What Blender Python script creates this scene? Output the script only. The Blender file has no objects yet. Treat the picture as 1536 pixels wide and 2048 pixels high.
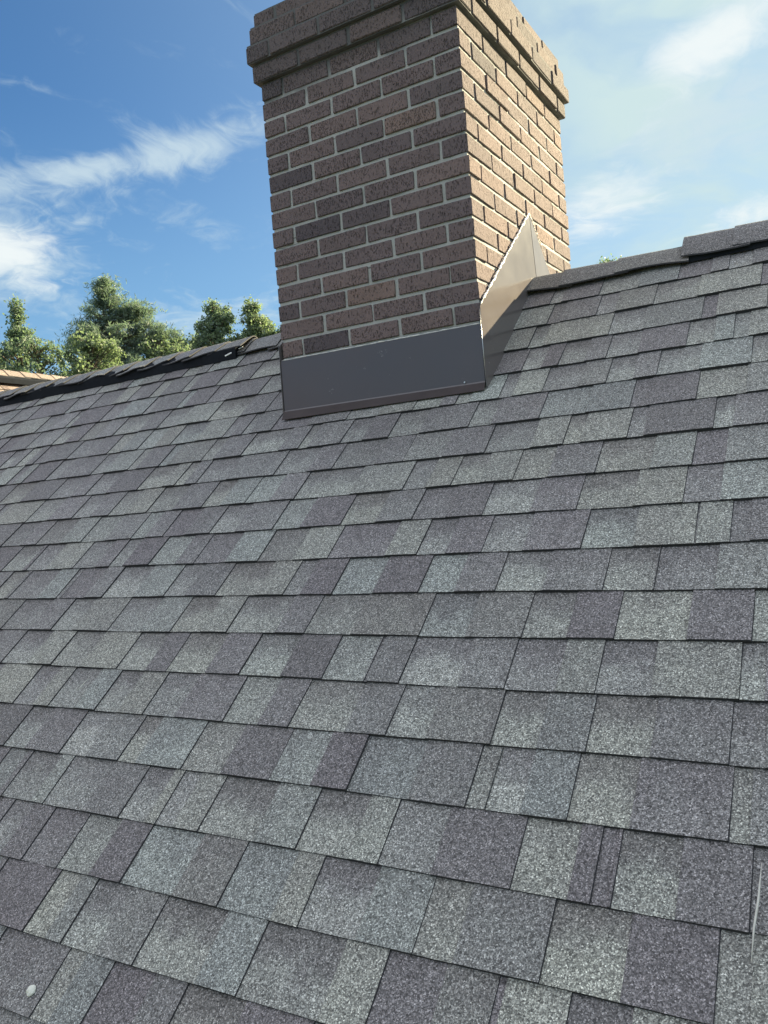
import bpy, bmesh, math, random
import numpy as np
from mathutils import Vector, Matrix, noise
R = math.radians
scene = bpy.context.scene

# ------------------------------------------------------------------ camera
cam_d = bpy.data.cameras.new('camera')
cam = bpy.data.objects.new('camera', cam_d)
scene.collection.objects.link(cam)
scene.camera = cam
ax_r = Vector((0.85926, 0.505562, -0.077967)); ax_u = Vector((0.061847, 0.048623, 0.996901)); ax_f = Vector((-0.507786, 0.861419, -0.010512))
M = Matrix.Identity(4)
for i in range(3):
    M[i][0] = ax_r[i]; M[i][1] = ax_u[i]; M[i][2] = -ax_f[i]
M[0][3], M[1][3], M[2][3] = 1.04141, -2.84744, -0.6711
cam.matrix_world = M
cam_d.sensor_fit = 'VERTICAL'; cam_d.sensor_height = 24.0; cam_d.sensor_width = 18.0
cam_d.lens = 24.0 * 1651.9 / 2048.0
cam_d.clip_start = 0.02; cam_d.clip_end = 6000
scene.render.resolution_x = 768; scene.render.resolution_y = 1024

# ------------------------------------------------------------------ light
SUN = Vector((0.44, 0.78, 0.44)).normalized()
SUN_EL = math.asin(SUN.z); SUN_AZ = math.atan2(SUN.x, SUN.y)      # azimuth from +Y towards +X
sd = bpy.data.lights.new('sun', 'SUN'); sd.energy = 5.0; sd.angle = R(0.55); sd.color = (1.0, 0.86, 0.55)
so = bpy.data.objects.new('sun', sd); scene.collection.objects.link(so)
so.rotation_euler = (-SUN).to_track_quat('-Z', 'Y').to_euler()
so.location = (6, 10, 8)
vs = scene.view_settings
scene.display_settings.display_device = 'sRGB'
vs.view_transform = 'Standard'; vs.look = 'None'; vs.gamma = 1.0; vs.use_curve_mapping = False
vs.exposure = 2.2

# node helper -------------------------------------------------------
class NT:
    def __init__(s, tree): s.t = tree
    def n(s, typ, **kw):
        nd = s.t.nodes.new(typ)
        for k, v in kw.items(): setattr(nd, k, v)
        return nd
    def l(s, a, b): s.t.links.new(a, b)
    def put(s, sock, v):
        if isinstance(v, bpy.types.NodeSocket): s.l(v, sock)
        else: sock.default_value = v
    def math(s, op, a, b=0.0, c=None, clamp=False):
        nd = s.n('ShaderNodeMath', operation=op, use_clamp=clamp)
        s.put(nd.inputs[0], a); s.put(nd.inputs[1], b)
        if c is not None: s.put(nd.inputs[2], c)
        return nd.outputs[0]
    def vm(s, op, a, b=(0, 0, 0)):
        nd = s.n('ShaderNodeVectorMath', operation=op)
        s.put(nd.inputs[0], a); s.put(nd.inputs[1], b)
        return nd.outputs['Value'] if op in ('DOT_PRODUCT', 'LENGTH') else nd.outputs['Vector']
    def ss(s, x, lo, hi, a=0.0, b=1.0):
        nd = s.n('ShaderNodeMapRange', interpolation_type='SMOOTHSTEP')
        s.put(nd.inputs[0], x)
        for i, v in zip((1, 2, 3, 4), (lo, hi, a, b)): s.put(nd.inputs[i], v)
        return nd.outputs[0]
    def noise(s, vec, scale, detail=3, rough=0.5, dist=0.0):
        nd = s.n('ShaderNodeTexNoise')
        s.put(nd.inputs['Vector'], vec); nd.inputs['Scale'].default_value = scale
        nd.inputs['Detail'].default_value = detail; nd.inputs['Roughness'].default_value = rough
        nd.inputs['Distortion'].default_value = dist
        return nd.outputs[0]
    def vor(s, vec, scale, feature='F1'):
        nd = s.n('ShaderNodeTexVoronoi', feature=feature)
        s.put(nd.inputs['Vector'], vec); nd.inputs['Scale'].default_value = scale
        return nd
    def mix(s, f, a, b, blend='MIX'):
        nd = s.n('ShaderNodeMix', data_type='RGBA', blend_type=blend)
        s.put(nd.inputs[0], f); s.put(nd.inputs[6], a); s.put(nd.inputs[7], b)
        return nd.outputs[2]
    def mapping(s, vec, scale=(1, 1, 1), rot=(0, 0, 0)):
        nd = s.n('ShaderNodeMapping'); s.l(vec, nd.inputs[0])
        nd.inputs['Scale'].default_value = scale; nd.inputs['Rotation'].default_value = rot
        return nd.outputs[0]
    def bump(s, h, strength, dist=0.01):
        nd = s.n('ShaderNodeBump'); s.put(nd.inputs['Height'], h)
        nd.inputs['Strength'].default_value = strength; nd.inputs['Distance'].default_value = dist
        return nd.outputs[0]

# ------------------------------------------------------------------ sky
world = bpy.data.worlds.new('World'); scene.world = world; world.use_nodes = True
wt = world.node_tree; wt.nodes.clear(); w = NT(wt)
sky = w.n('ShaderNodeTexSky', sky_type='NISHITA')
sky.sun_disc = False; sky.sun_elevation = SUN_EL; sky.sun_rotation = SUN_AZ
sky.altitude = 100; sky.air_density = 1.0; sky.dust_density = 0.9; sky.ozone_density = 2.2
SKY = 0.05
tc = w.n('ShaderNodeTexCoord'); D = tc.outputs['Generated']
sep = w.n('ShaderNodeSeparateXYZ'); w.l(D, sep.inputs[0])
zz = w.math('MAXIMUM', sep.outputs[2], 0.03)
proj = w.vm('SCALE', D); proj.node.inputs['Scale'].default_value = 1.0
w.l(w.math('DIVIDE', 1.0, w.math('ADD', zz, 0.12)), proj.node.inputs['Scale'])   # flat cloud layer
warp = w.n('ShaderNodeTexNoise'); w.l(proj, warp.inputs['Vector']); warp.inputs['Scale'].default_value = 1.3; warp.inputs['Detail'].default_value = 4
wv = w.vm('SCALE', w.vm('SUBTRACT', warp.outputs['Color'], (0.5, 0.5, 0.5))); wv.node.inputs['Scale'].default_value = 0.9
pv = w.vm('ADD', proj, wv)
streak = w.noise(w.mapping(pv, (1.0, 0.34, 1), (0, 0, R(-52))), 5.2, 8, 0.62, 0.6)
puff = w.noise(pv, 4.4, 9, 0.6, 0.25)
soft = w.noise(w.mapping(w.vm('ADD', proj, w.vm('SCALE', wv)), (1.0, 0.42, 1), (0, 0, R(-48))), 2.6, 7, 0.50, 0.0)
fine = w.noise(w.vm('ADD', D, wv), 16.0, 7, 0.62, 0.4)
def blob(c, a, b, amp):
    """soft elliptical patch of cloud about the sky direction c; a and b are its half axes on the dome"""
    a = Vector(a); b = Vector(b)
    a2 = a / a.length_squared
    b = b - a * (b.dot(a) / a.length_squared); b2 = b / b.length_squared
    d = w.vm('SUBTRACT', D, c)
    x = w.vm('DOT_PRODUCT', d, tuple(a2)); y = w.vm('DOT_PRODUCT', d, tuple(b2))
    q = w.math('ADD', w.math('MULTIPLY', x, x), w.math('MULTIPLY', y, y))
    return w.math('MULTIPLY', w.math('EXPONENT', w.math('MULTIPLY', q, -1.0)), amp)
def total(bl):
    s_ = bl[0]
    for b_ in bl[1:]: s_ = w.math('ADD', s_, b_)
    return s_
wisps = total([
    blob((-0.6015, 0.6899, 0.4028), (0.1036, 0.0635, 0.0267), (-0.0075, 0.0010, -0.0262), 0.52),
    blob((-0.7229, 0.5831, 0.3706), (0.0875, 0.0875, 0.019), (-0.0064, 0.0021, -0.0161), 0.42),
    blob((-0.6694, 0.7088, 0.2223), (0.1119, 0.0876, 0.0132), (-0.0077, 0.0008, -0.0274), 0.46),
    blob((-0.617, 0.7207, 0.3162), (0.0306, 0.0244, 0.0016), (-0.0042, 0.0029, -0.0153), 0.28),
    blob((-0.775, 0.545, 0.300), (0.075, 0.09, -0.01), (-0.0099, 0.0065, -0.055), 0.55),
    blob((-0.1191, 0.9241, 0.3631), (0.1, 0.0002, 0.020), (-0.0122, 0.0061, -0.0503), 0.58),
])
cums = total([
    blob((-0.7738, 0.5536, 0.3005), (0.050, 0.0639, -0.0179), (-0.0099, 0.0065, -0.0392), 0.45),
    blob((-0.0957, 0.8955, 0.4346), (0.0896, 0.0007, 0.0246), (-0.0121, 0.0089, -0.0418), 0.46),
    blob((-0.2353, 0.9215, 0.3123), (0.0853, -0.004, 0.0285), (-0.0134, -0.0083, -0.0421), 0.42),
    blob((-0.085, 0.955, 0.275), (0.06, 0.0, 0.008), (0.0, 0.0, -0.02), 0.42),
])
m1 = w.ss(w.math('ADD', w.math('MULTIPLY', wisps, 1.0), w.math('MULTIPLY', w.math('ADD', streak, w.math('MULTIPLY', fine, 0.55)), 1.35)), 1.14, 1.82)
m2 = w.ss(w.math('ADD', cums, w.math('ADD', w.math('MULTIPLY', puff, 0.62), w.math('MULTIPLY', fine, 0.38))), 0.66, 1.02)
sdot = w.vm('DOT_PRODUCT', D, tuple(SUN))
veil = w.math('ADD', w.math('MULTIPLY', w.ss(sdot, 0.26, 0.98), 0.38), w.math('MULTIPLY', w.ss(sdot, 0.60, 0.86), w.math('ADD', 0.36, w.math('MULTIPLY', w.ss(soft, 0.36, 0.60), 0.55))), None, True)
# unseen bright clouds added to the north and overhead, to brighten the roof
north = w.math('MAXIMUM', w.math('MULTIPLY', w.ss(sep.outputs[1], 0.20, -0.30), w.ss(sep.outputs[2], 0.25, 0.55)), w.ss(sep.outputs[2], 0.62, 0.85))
fill_clouds = w.math('MULTIPLY', w.ss(w.math('ADD', puff, w.math('MULTIPLY', streak, 0.4)), 0.42, 0.70), north)
m1 = w.math('MULTIPLY', m1, 0.80); m2 = w.math('MULTIPLY', m2, 0.92)
skyc = w.vm('SCALE', sky.outputs[0]); skyc.node.inputs['Scale'].default_value = SKY
skyc = w.mix(1.0, skyc, (0.41, 0.64, 0.80, 1), 'MULTIPLY')
skyc = w.mix(w.math('MULTIPLY', w.ss(sep.outputs[2], 0.46, 0.08), 0.55), skyc, (0.088, 0.150, 0.200, 1))
c1 = w.mix(w.math('MINIMUM', veil, 1.0), skyc, (0.158, 0.200, 0.203, 1))
c2 = w.mix(m1, c1, (0.160, 0.195, 0.212, 1))
c3 = w.mix(m2, c2, (0.225, 0.240, 0.240, 1))
c4 = w.mix(w.math('MULTIPLY', fill_clouds, 0.85), c3, (0.47, 0.49, 0.52, 1))
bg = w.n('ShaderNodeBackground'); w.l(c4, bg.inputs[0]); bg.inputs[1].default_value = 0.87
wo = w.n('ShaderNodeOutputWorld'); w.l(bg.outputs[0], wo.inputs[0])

# ------------------------------------------------------------------ helpers
COL = scene.collection
def link(o, parent=None):
    COL.objects.link(o)
    if parent is not None: o.parent = parent
    return o
def mesh_obj(name, verts, faces, mats, parent=None, mi=None, smooth=False):
    me = bpy.data.meshes.new(name); me.from_pydata(verts, [], faces)
    for m in (mats if isinstance(mats, (list, tuple)) else [mats]): me.materials.append(m)
    if mi is not None: me.polygons.foreach_set('material_index', mi)
    if smooth: me.polygons.foreach_set('use_smooth', [True] * len(me.polygons))
    me.update()
    return link(bpy.data.objects.new(name, me), parent)
def bm_obj(name, bm, mat, parent=None, smooth=False):
    me = bpy.data.meshes.new(name); bm.to_mesh(me); bm.free()
    for m in (mat if isinstance(mat, (list, tuple)) else [mat]): me.materials.append(m)
    if smooth: me.polygons.foreach_set('use_smooth', [True] * len(me.polygons))
    return link(bpy.data.objects.new(name, me), parent)
def thing(name, label, cat, loc=(0, 0, 0), group=None):
    o = bpy.data.objects.new(name, None); COL.objects.link(o); o.location = loc; o.empty_display_size = 0.2
    return tag(o, label, cat, group)
def tag(o, label=None, cat=None, group=None, kind=None):
    if label: o['label'] = label
    if cat: o['category'] = cat
    if group: o['group'] = group
    if kind: o['kind'] = kind
    return o
def new_mat(name):
    m = bpy.data.materials.new(name); m.use_nodes = True
    m.node_tree.nodes.clear(); t = NT(m.node_tree)
    out = t.n('ShaderNodeOutputMaterial'); b = t.n('ShaderNodeBsdfPrincipled')
    t.l(b.outputs[0], out.inputs[0])
    tc_ = t.n('ShaderNodeTexCoord')
    return m, t, b, tc_.outputs['Object']

# ------------------------------------------------------------------ materials
def mat_shingle(name, tint=(1, 1, 1)):
    m, t, b, P = new_mat(name)
    at = t.n('ShaderNodeAttribute', attribute_name='tone')
    sp = t.n('ShaderNodeSeparateColor'); t.l(at.outputs['Color'], sp.inputs[0])
    tone, hue, v = sp.outputs[0], sp.outputs[1], sp.outputs[2]; band = at.outputs['Alpha']
    n1 = t.noise(P, 22, 3); n2 = t.noise(P, 5, 2); n3 = t.noise(P, 70, 2)
    edge = t.math('ADD', v, t.math('ADD', t.math('MULTIPLY', t.math('SUBTRACT', n1, 0.5), 0.55), t.math('MULTIPLY', t.math('SUBTRACT', n3, 0.5), 0.22)))
    # blend drop printed in the granules: darker strip high on the exposed part, lighter below
    tt = t.math('SUBTRACT', tone, t.math('MULTIPLY', t.math('MULTIPLY', t.ss(edge, 0.72, 0.22), band), 0.55))
    tt = t.math('ADD', tt, t.math('MULTIPLY', t.math('SUBTRACT', n2, 0.5), 0.34))
    tt = t.math('ADD', tt, t.math('MULTIPLY', t.math('SUBTRACT', n1, 0.5), 0.26))
    # dirt washed down the slope in uneven streaks
    dirt = t.noise(t.mapping(P, (9, 1.1, 1.1)), 1.0, 5, 0.65)
    tt = t.math('ADD', tt, t.math('MULTIPLY', t.math('SUBTRACT', dirt, 0.5), 0.42))
    cr = t.n('ShaderNodeValToRGB'); t.l(tt, cr.inputs[0])
    e = cr.color_ramp.elements
    e[0].position = 0.0; e[0].color = (0.118, 0.111, 0.113, 1)
    e[1].position = 1.0; e[1].color = (0.285, 0.292, 0.270, 1)
    x = e.new(0.35); x.color = (0.152, 0.147, 0.147, 1)
    x = e.new(0.65); x.color = (0.205, 0.206, 0.199, 1)
    ch = t.n('ShaderNodeValToRGB'); t.l(hue, ch.inputs[0])
    h = ch.color_ramp.elements
    h[0].position = 0.0; h[0].color = (1.035, 0.985, 1.01, 1)
    h[1].position = 1.0; h[1].color = (0.975, 1.01, 1.0, 1)
    x = h.new(0.5); x.color = (1.0, 1.0, 0.98, 1)
    x = h.new(0.75); x.color = (1.04, 1.02, 0.95, 1)
    base = t.mix(1.0, cr.outputs[0], ch.outputs[0], 'MULTIPLY')
    # granules
    g1 = t.vor(P, 500); s1 = t.n('ShaderNodeSeparateColor'); t.l(g1.outputs['Color'], s1.inputs[0])
    g2 = t.vor(P, 300); s2 = t.n('ShaderNodeSeparateColor'); t.l(g2.outputs['Color'], s2.inputs[0])
    k = t.math('ADD', 0.46, t.math('MULTIPLY', t.math('POWER', s1.outputs[0], 1.8), 1.20))
    k = t.math('MULTIPLY', k, t.math('ADD', 0.66, t.math('MULTIPLY', s2.outputs[1], 0.62)))
    # worn spots where granules are gone
    worn = t.math('MULTIPLY', t.ss(t.noise(P, 17, 6, 0.7), 0.66, 0.72), 0.30)
    k = t.math('MULTIPLY', k, t.math('SUBTRACT', 1.0, worn))
    br = t.ss(s1.outputs[1], 0.90, 0.94)
    k = t.math('ADD', k, t.math('MULTIPLY', br, 1.45))
    dk = t.ss(s2.outputs[2], 0.86, 0.90)
    k = t.math('MULTIPLY', k, t.math('SUBTRACT', 1.0, t.math('MULTIPLY', dk, 0.55)))
    kc = t.n('ShaderNodeCombineColor')
    for i in range(3): t.l(k, kc.inputs[i])
    base = t.mix(1.0, base, kc.outputs[0], 'MULTIPLY')
    base = t.mix(1.0, base, (*tint, 1), 'MULTIPLY')
    t.l(base, b.inputs['Base Color'])
    b.inputs['Roughness'].default_value = 0.68; b.inputs['Specular IOR Level'].default_value = 0.5
    hgt = t.math('ADD', g1.outputs['Distance'], t.math('MULTIPLY', g2.outputs['Distance'], 0.8))
    t.l(t.bump(hgt, 0.55, 0.0025), b.inputs['Normal'])
    return m
def mat_plain(name, col, rough=0.8, nscale=30, namp=0.25, metal=0.0, bump=0.0, bscale=60, spec=0.5):
    m, t, b, P = new_mat(name)
    n = t.noise(P, nscale, 5)
    f = t.math('ADD', 1.0 - namp, t.math('MULTIPLY', n, 2 * namp))
    cc = t.n('ShaderNodeCombineColor')
    for i in range(3): t.l(t.math('MULTIPLY', f, col[i]), cc.inputs[i])
    t.l(cc.outputs[0], b.inputs['Base Color'])
    b.inputs['Roughness'].default_value = rough; b.inputs['Metallic'].default_value = metal
    b.inputs['Specular IOR Level'].default_value = spec
    if bump: t.l(t.bump(t.noise(P, bscale, 5), bump, 0.004), b.inputs['Normal'])
    return m
def mat_brick():
    m, t, b, P = new_mat('brick_clay')
    at = t.n('ShaderNodeAttribute', attribute_name='tone')
    sp = t.n('ShaderNodeSeparateColor'); t.l(at.outputs['Color'], sp.inputs[0])
    cr = t.n('ShaderNodeValToRGB'); t.l(sp.outputs[0], cr.inputs[0]); e = cr.color_ramp.elements
    e[0].position = 0.0; e[0].color = (0.064, 0.053, 0.060, 1)
    e[1].position = 1.0; e[1].color = (0.185, 0.105, 0.074, 1)
    x = e.new(0.3); x.color = (0.114, 0.087, 0.089, 1)
    x = e.new(0.65); x.color = (0.145, 0.105, 0.100, 1)
    x = e.new(0.85); x.color = (0.165, 0.114, 0.098, 1)
    n1 = t.noise(P, 9, 4); n2 = t.noise(P, 150, 4, 0.8)
    f = t.math('ADD', 0.66, t.math('ADD', t.math('MULTIPLY', n1, 0.40), t.math('MULTIPLY', n2, 0.55)))
    cc = t.n('ShaderNodeCombineColor')
    for i in range(3): t.l(f, cc.inputs[i])
    base = t.mix(1.0, cr.outputs[0], cc.outputs[0], 'MULTIPLY')
    # drag marks and pits left by the wire cut, longer than wide
    pv = t.mapping(P, (1.15, 1.15, 0.34))
    vo = t.vor(pv, 125)
    s = t.n('ShaderNodeSeparateColor'); t.l(vo.outputs['Color'], s.inputs[0])
    rnd = s.outputs[0]
    pit = t.math('MULTIPLY', t.ss(vo.outputs['Distance'], t.math('ADD', 0.16, t.math('MULTIPLY', rnd, 0.30)), 0.08), t.ss(rnd, 0.26, 0.34))
    fl = t.ss(t.noise(t.mapping(P, (1, 1, 0.30)), 190, 3, 0.7), 0.60, 0.70)
    vf = t.vor(t.mapping(P, (1.0, 1.0, 0.42)), 260)
    sf = t.n('ShaderNodeSeparateColor'); t.l(vf.outputs['Color'], sf.inputs[0])
    pf = t.math('MULTIPLY', t.ss(vf.outputs['Distance'], 0.46, 0.16), t.ss(sf.outputs[1], 0.45, 0.60))
    pit2 = t.math('MAXIMUM', pit, t.math('MULTIPLY', fl, 0.12))
    base = t.mix(t.math('MULTIPLY', pit2, 0.18), base, (0.030, 0.023, 0.020, 1))
    base = t.mix(t.math('MULTIPLY', pf, 0.18), base, (0.050, 0.036, 0.032, 1))
    stain = t.math('MULTIPLY', t.ss(t.noise(P, 3.1, 5, 0.65), 0.56, 0.74), 0.35)
    base = t.mix(stain, base, (0.075, 0.068, 0.068, 1))
    sepz = t.n('ShaderNodeSeparateXYZ'); t.l(P, sepz.inputs[0])
    soot = t.math('MULTIPLY', t.ss(t.math('ADD', sepz.outputs[2], t.math('MULTIPLY', n1, 0.25)), 0.86, 1.05), 0.38)
    base = t.mix(soot, base, (0.065, 0.060, 0.060, 1))
    spk = t.ss(t.noise(P, 260, 2), 0.74, 0.78)
    base = t.mix(t.math('MULTIPLY', spk, 0.6), base, (0.55, 0.5, 0.46, 1))
    t.l(base, b.inputs['Base Color']); b.inputs['Roughness'].default_value = 0.9
    b.inputs['Specular IOR Level'].default_value = 0.3
    h = t.math('SUBTRACT', t.math('ADD', t.math('MULTIPLY', n2, 0.5), t.math('MULTIPLY', n1, 0.6)), t.math('ADD', t.math('MULTIPLY', pit2, 1.1), t.math('MULTIPLY', pf, 1.1)))
    t.l(t.bump(h, 1.0, 0.0065), b.inputs['Normal'])
    return m
def mat_mortar():
    m, t, b, P = new_mat('mortar')
    n1 = t.noise(P, 14, 5, 0.65); n2 = t.noise(P, 220, 4, 0.7)
    sepz = t.n('ShaderNodeSeparateXYZ'); t.l(P, sepz.inputs[0])
    base = t.mix(n1, (0.29, 0.29, 0.28, 1), (0.38, 0.385, 0.375, 1))
    base = t.mix(t.math('MULTIPLY', n2, 0.4), base, (0.25, 0.24, 0.22, 1))
    # soot and moss staining in the joints near the crown
    st = t.ss(t.math('ADD', sepz.outputs[2], t.math('MULTIPLY', t.noise(P, 6, 4), 0.35)), 0.98, 1.10)
    base = t.mix(t.math('MULTIPLY', st, 0.88), base, (0.055, 0.055, 0.058, 1))
    st2 = t.math('MULTIPLY', t.ss(t.noise(t.mapping(P, (0.7, 0.7, 5)), 2.6, 5, 0.7), 0.62, 0.68), 0.8)
    base = t.mix(st2, base, (0.06, 0.06, 0.06, 1))
    t.l(base, b.inputs['Base Color']); b.inputs['Roughness'].default_value = 0.95
    t.l(t.bump(n2, 0.7, 0.002), b.inputs['Normal'])
    return m
def mat_metal(name, col, metal, rough):
    m, t, b, P = new_mat(name)
    n1 = t.noise(P, 4, 4); n2 = t.noise(P, 9, 3, 0.6)
    base = t.mix(t.math('MULTIPLY', n1, 0.5), (*col, 1), (col[0] * 1.3, col[1] * 1.25, col[2] * 1.2, 1))
    sc = t.math('MULTIPLY', t.ss(t.noise(P, 23, 6, 0.75), 0.66, 0.72), 0.35)
    base = t.mix(sc, base, (0.4, 0.39, 0.37, 1))
    t.l(base, b.inputs['Base Color']); b.inputs['Metallic'].default_value = metal
    t.l(t.math('ADD', rough, t.math('MULTIPLY', n2, 0.12)), b.inputs['Roughness'])
    b.inputs['Specular IOR Level'].default_value = 0.5
    wob = t.noise(P, 3.2, 2)
    t.l(t.bump(wob, 0.16, 0.02), b.inputs['Normal'])
    return m
def mat_leaf(name, c_lo, c_hi, trans=0.35):
    m = bpy.data.materials.new(name); m.use_nodes = True; m.node_tree.nodes.clear(); t = NT(m.node_tree)
    out = t.n('ShaderNodeOutputMaterial'); tc_ = t.n('ShaderNodeTexCoord'); P = tc_.outputs['Object']
    at = t.n('ShaderNodeAttribute', attribute_name='tone')
    sp = t.n('ShaderNodeSeparateColor'); t.l(at.outputs['Color'], sp.inputs[0])
    f = t.math('ADD', t.math('MULTIPLY', sp.outputs[0], 0.6), t.math('MULTIPLY', t.ss(t.noise(P, 0.9, 3), 0.3, 0.7), 0.4))
    base = t.mix(f, (*c_lo, 1), (*c_hi, 1))
    a = t.n('ShaderNodeBsdfPrincipled'); t.l(base, a.inputs['Base Color']); a.inputs['Roughness'].default_value = 0.55
    a.inputs['Specular IOR Level'].default_value = 0.4
    b = t.n('ShaderNodeBsdfTranslucent'); t.l(t.mix(1.0, base, (1.35, 1.45, 1.0, 1), 'MULTIPLY'), b.inputs[0])
    mx = t.n('ShaderNodeMixShader'); mx.inputs[0].default_value = trans
    t.l(a.outputs[0], mx.inputs[1]); t.l(b.outputs[0], mx.inputs[2]); t.l(mx.outputs[0], out.inputs[0])
    return m
M_SH = mat_shingle('asphalt_shingle'); M_SH2 = mat_shingle('asphalt_shingle_brown', (0.86, 0.66, 0.60))  # second one: browner tint for the cross gable roof
M_EDGE = mat_plain('asphalt_edge', (0.022, 0.022, 0.026), 0.85, 200, 0.5, bump=0.4, bscale=300)
M_VENT = mat_plain('black_vent_plastic', (0.014, 0.016, 0.020), 0.95, 40, 0.3, spec=0.05)
M_BRICK = mat_brick(); M_MORTAR = mat_mortar()
M_FLASH = mat_metal('painted_flashing', (0.108, 0.096, 0.096), 0.0, 0.09)
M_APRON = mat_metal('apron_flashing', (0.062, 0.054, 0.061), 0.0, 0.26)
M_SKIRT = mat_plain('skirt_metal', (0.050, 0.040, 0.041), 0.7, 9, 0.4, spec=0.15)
M_SEAL = mat_plain('white_sealant', (0.62, 0.62, 0.60), 0.5, 60, 0.2)
M_STEEL = mat_plain('bare_steel', (0.6, 0.6, 0.6), 0.35, 30, 0.1, metal=0.8)
M_WOOD = mat_plain('white_trim', (0.7, 0.69, 0.66), 0.6, 12, 0.06)
M_GRASS = mat_plain('grass_ground', (0.07, 0.10, 0.04), 0.95, 1.5, 0.4)
M_BARK = mat_plain('bark', (0.11, 0.085, 0.065), 0.95, 3, 0.4)
M_STONE = mat_plain('white_stone', (0.56, 0.56, 0.50), 0.8, 90, 0.2, bump=0.6, bscale=120)
M_STRAW = mat_plain('dry_straw', (0.42, 0.41, 0.37), 0.8, 60, 0.2)
M_PINE = mat_leaf('pine_needles', (0.085, 0.125, 0.110), (0.160, 0.205, 0.165), 0.50)  # haze put into all three foliage colours: paled to look washed out
M_LEAF = mat_leaf('leaves_green', (0.085, 0.125, 0.095), (0.165, 0.210, 0.145), 0.50)
M_LEAFY = mat_leaf('leaves_yellow_green', (0.110, 0.150, 0.100), (0.170, 0.210, 0.135), 0.50)

# ------------------------------------------------------------------ frame of the roof
TH = 0.70629; CT, ST = math.cos(TH), math.sin(TH); TT = ST / CT
S0, E = 0.03388, 0.13509          # slope distance of the first course edge, and the exposure of a course
YR = 0.134                        # the ridge stands over y = YR
S_TOP = -YR / CT
CX0, CX1 = -0.79877, 0.0; CYF = -0.37614; CYB = CYF + 1.02656    # chimney footprint
CZ = 0.83505; CC = 0.06773        # a bed joint height and the brick course height
EAVE_S = 6.4
GROUND = -6.9

# ------------------------------------------------------------------ ground
gs = 3000
g = mesh_obj('ground', [(-gs, -gs, GROUND), (gs, -gs, GROUND), (gs, gs, GROUND), (-gs, gs, GROUND)], [(0, 1, 2, 3)], M_GRASS)
tag(g, kind='structure')

# ------------------------------------------------------------------ the house
house = thing('brick_house', 'brick house under a grey shingled gable roof, with the chimney through its ridge', 'house', (0, 0, GROUND))
def hp(o):          # parent to the house keeping world coordinates
    o.parent = house; o.location = (o.location.x, o.location.y, o.location.z - GROUND); return o

def TABXR(): pass
class ShingleMesh:
    def __init__(s): s.v = []; s.f = []; s.mi = []; s.col = []
    def quad(s, a, b, c, d, mi, cols):
        n = len(s.v); s.v += [a, b, c, d]; s.f.append((n, n + 1, n + 2, n + 3)); s.mi.append(mi); s.col += cols
    def grid(s, fn, us, vs_, mi, cf):
        n = len(s.v); nu, nv = len(us), len(vs_)
        for v in vs_:
            for u in us: s.v.append(fn(u, v))
        for j in range(nv - 1):
            for i in range(nu - 1):
                a = n + j * nu + i
                s.f.append((a, a + nu, a + nu + 1, a + 1)); s.mi.append(mi)
                s.col += [cf(vs_[j]), cf(vs_[j + 1]), cf(vs_[j + 1]), cf(vs_[j])]
    def build(s, name, mats):
        me = bpy.data.meshes.new(name); me.from_pydata(s.v, [], s.f)
        for m in mats: me.materials.append(m)
        me.polygons.foreach_set('material_index', s.mi)
        ca = me.color_attributes.new('tone', 'FLOAT_COLOR', 'CORNER')
        ca.data.foreach_set('color', np.array(s.col, dtype=np.float32).ravel())
        me.update()
        return link(bpy.data.objects.new(name, me))
def slope_pt(x, s_, h):   # front slope
    return (x, -s_ * CT - h * ST, -s_ * ST + h * CT)
def slope_back(x, s_, h):
    p = slope_pt(x, s_, h); return (x, 2 * YR - p[1], p[2])

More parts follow.
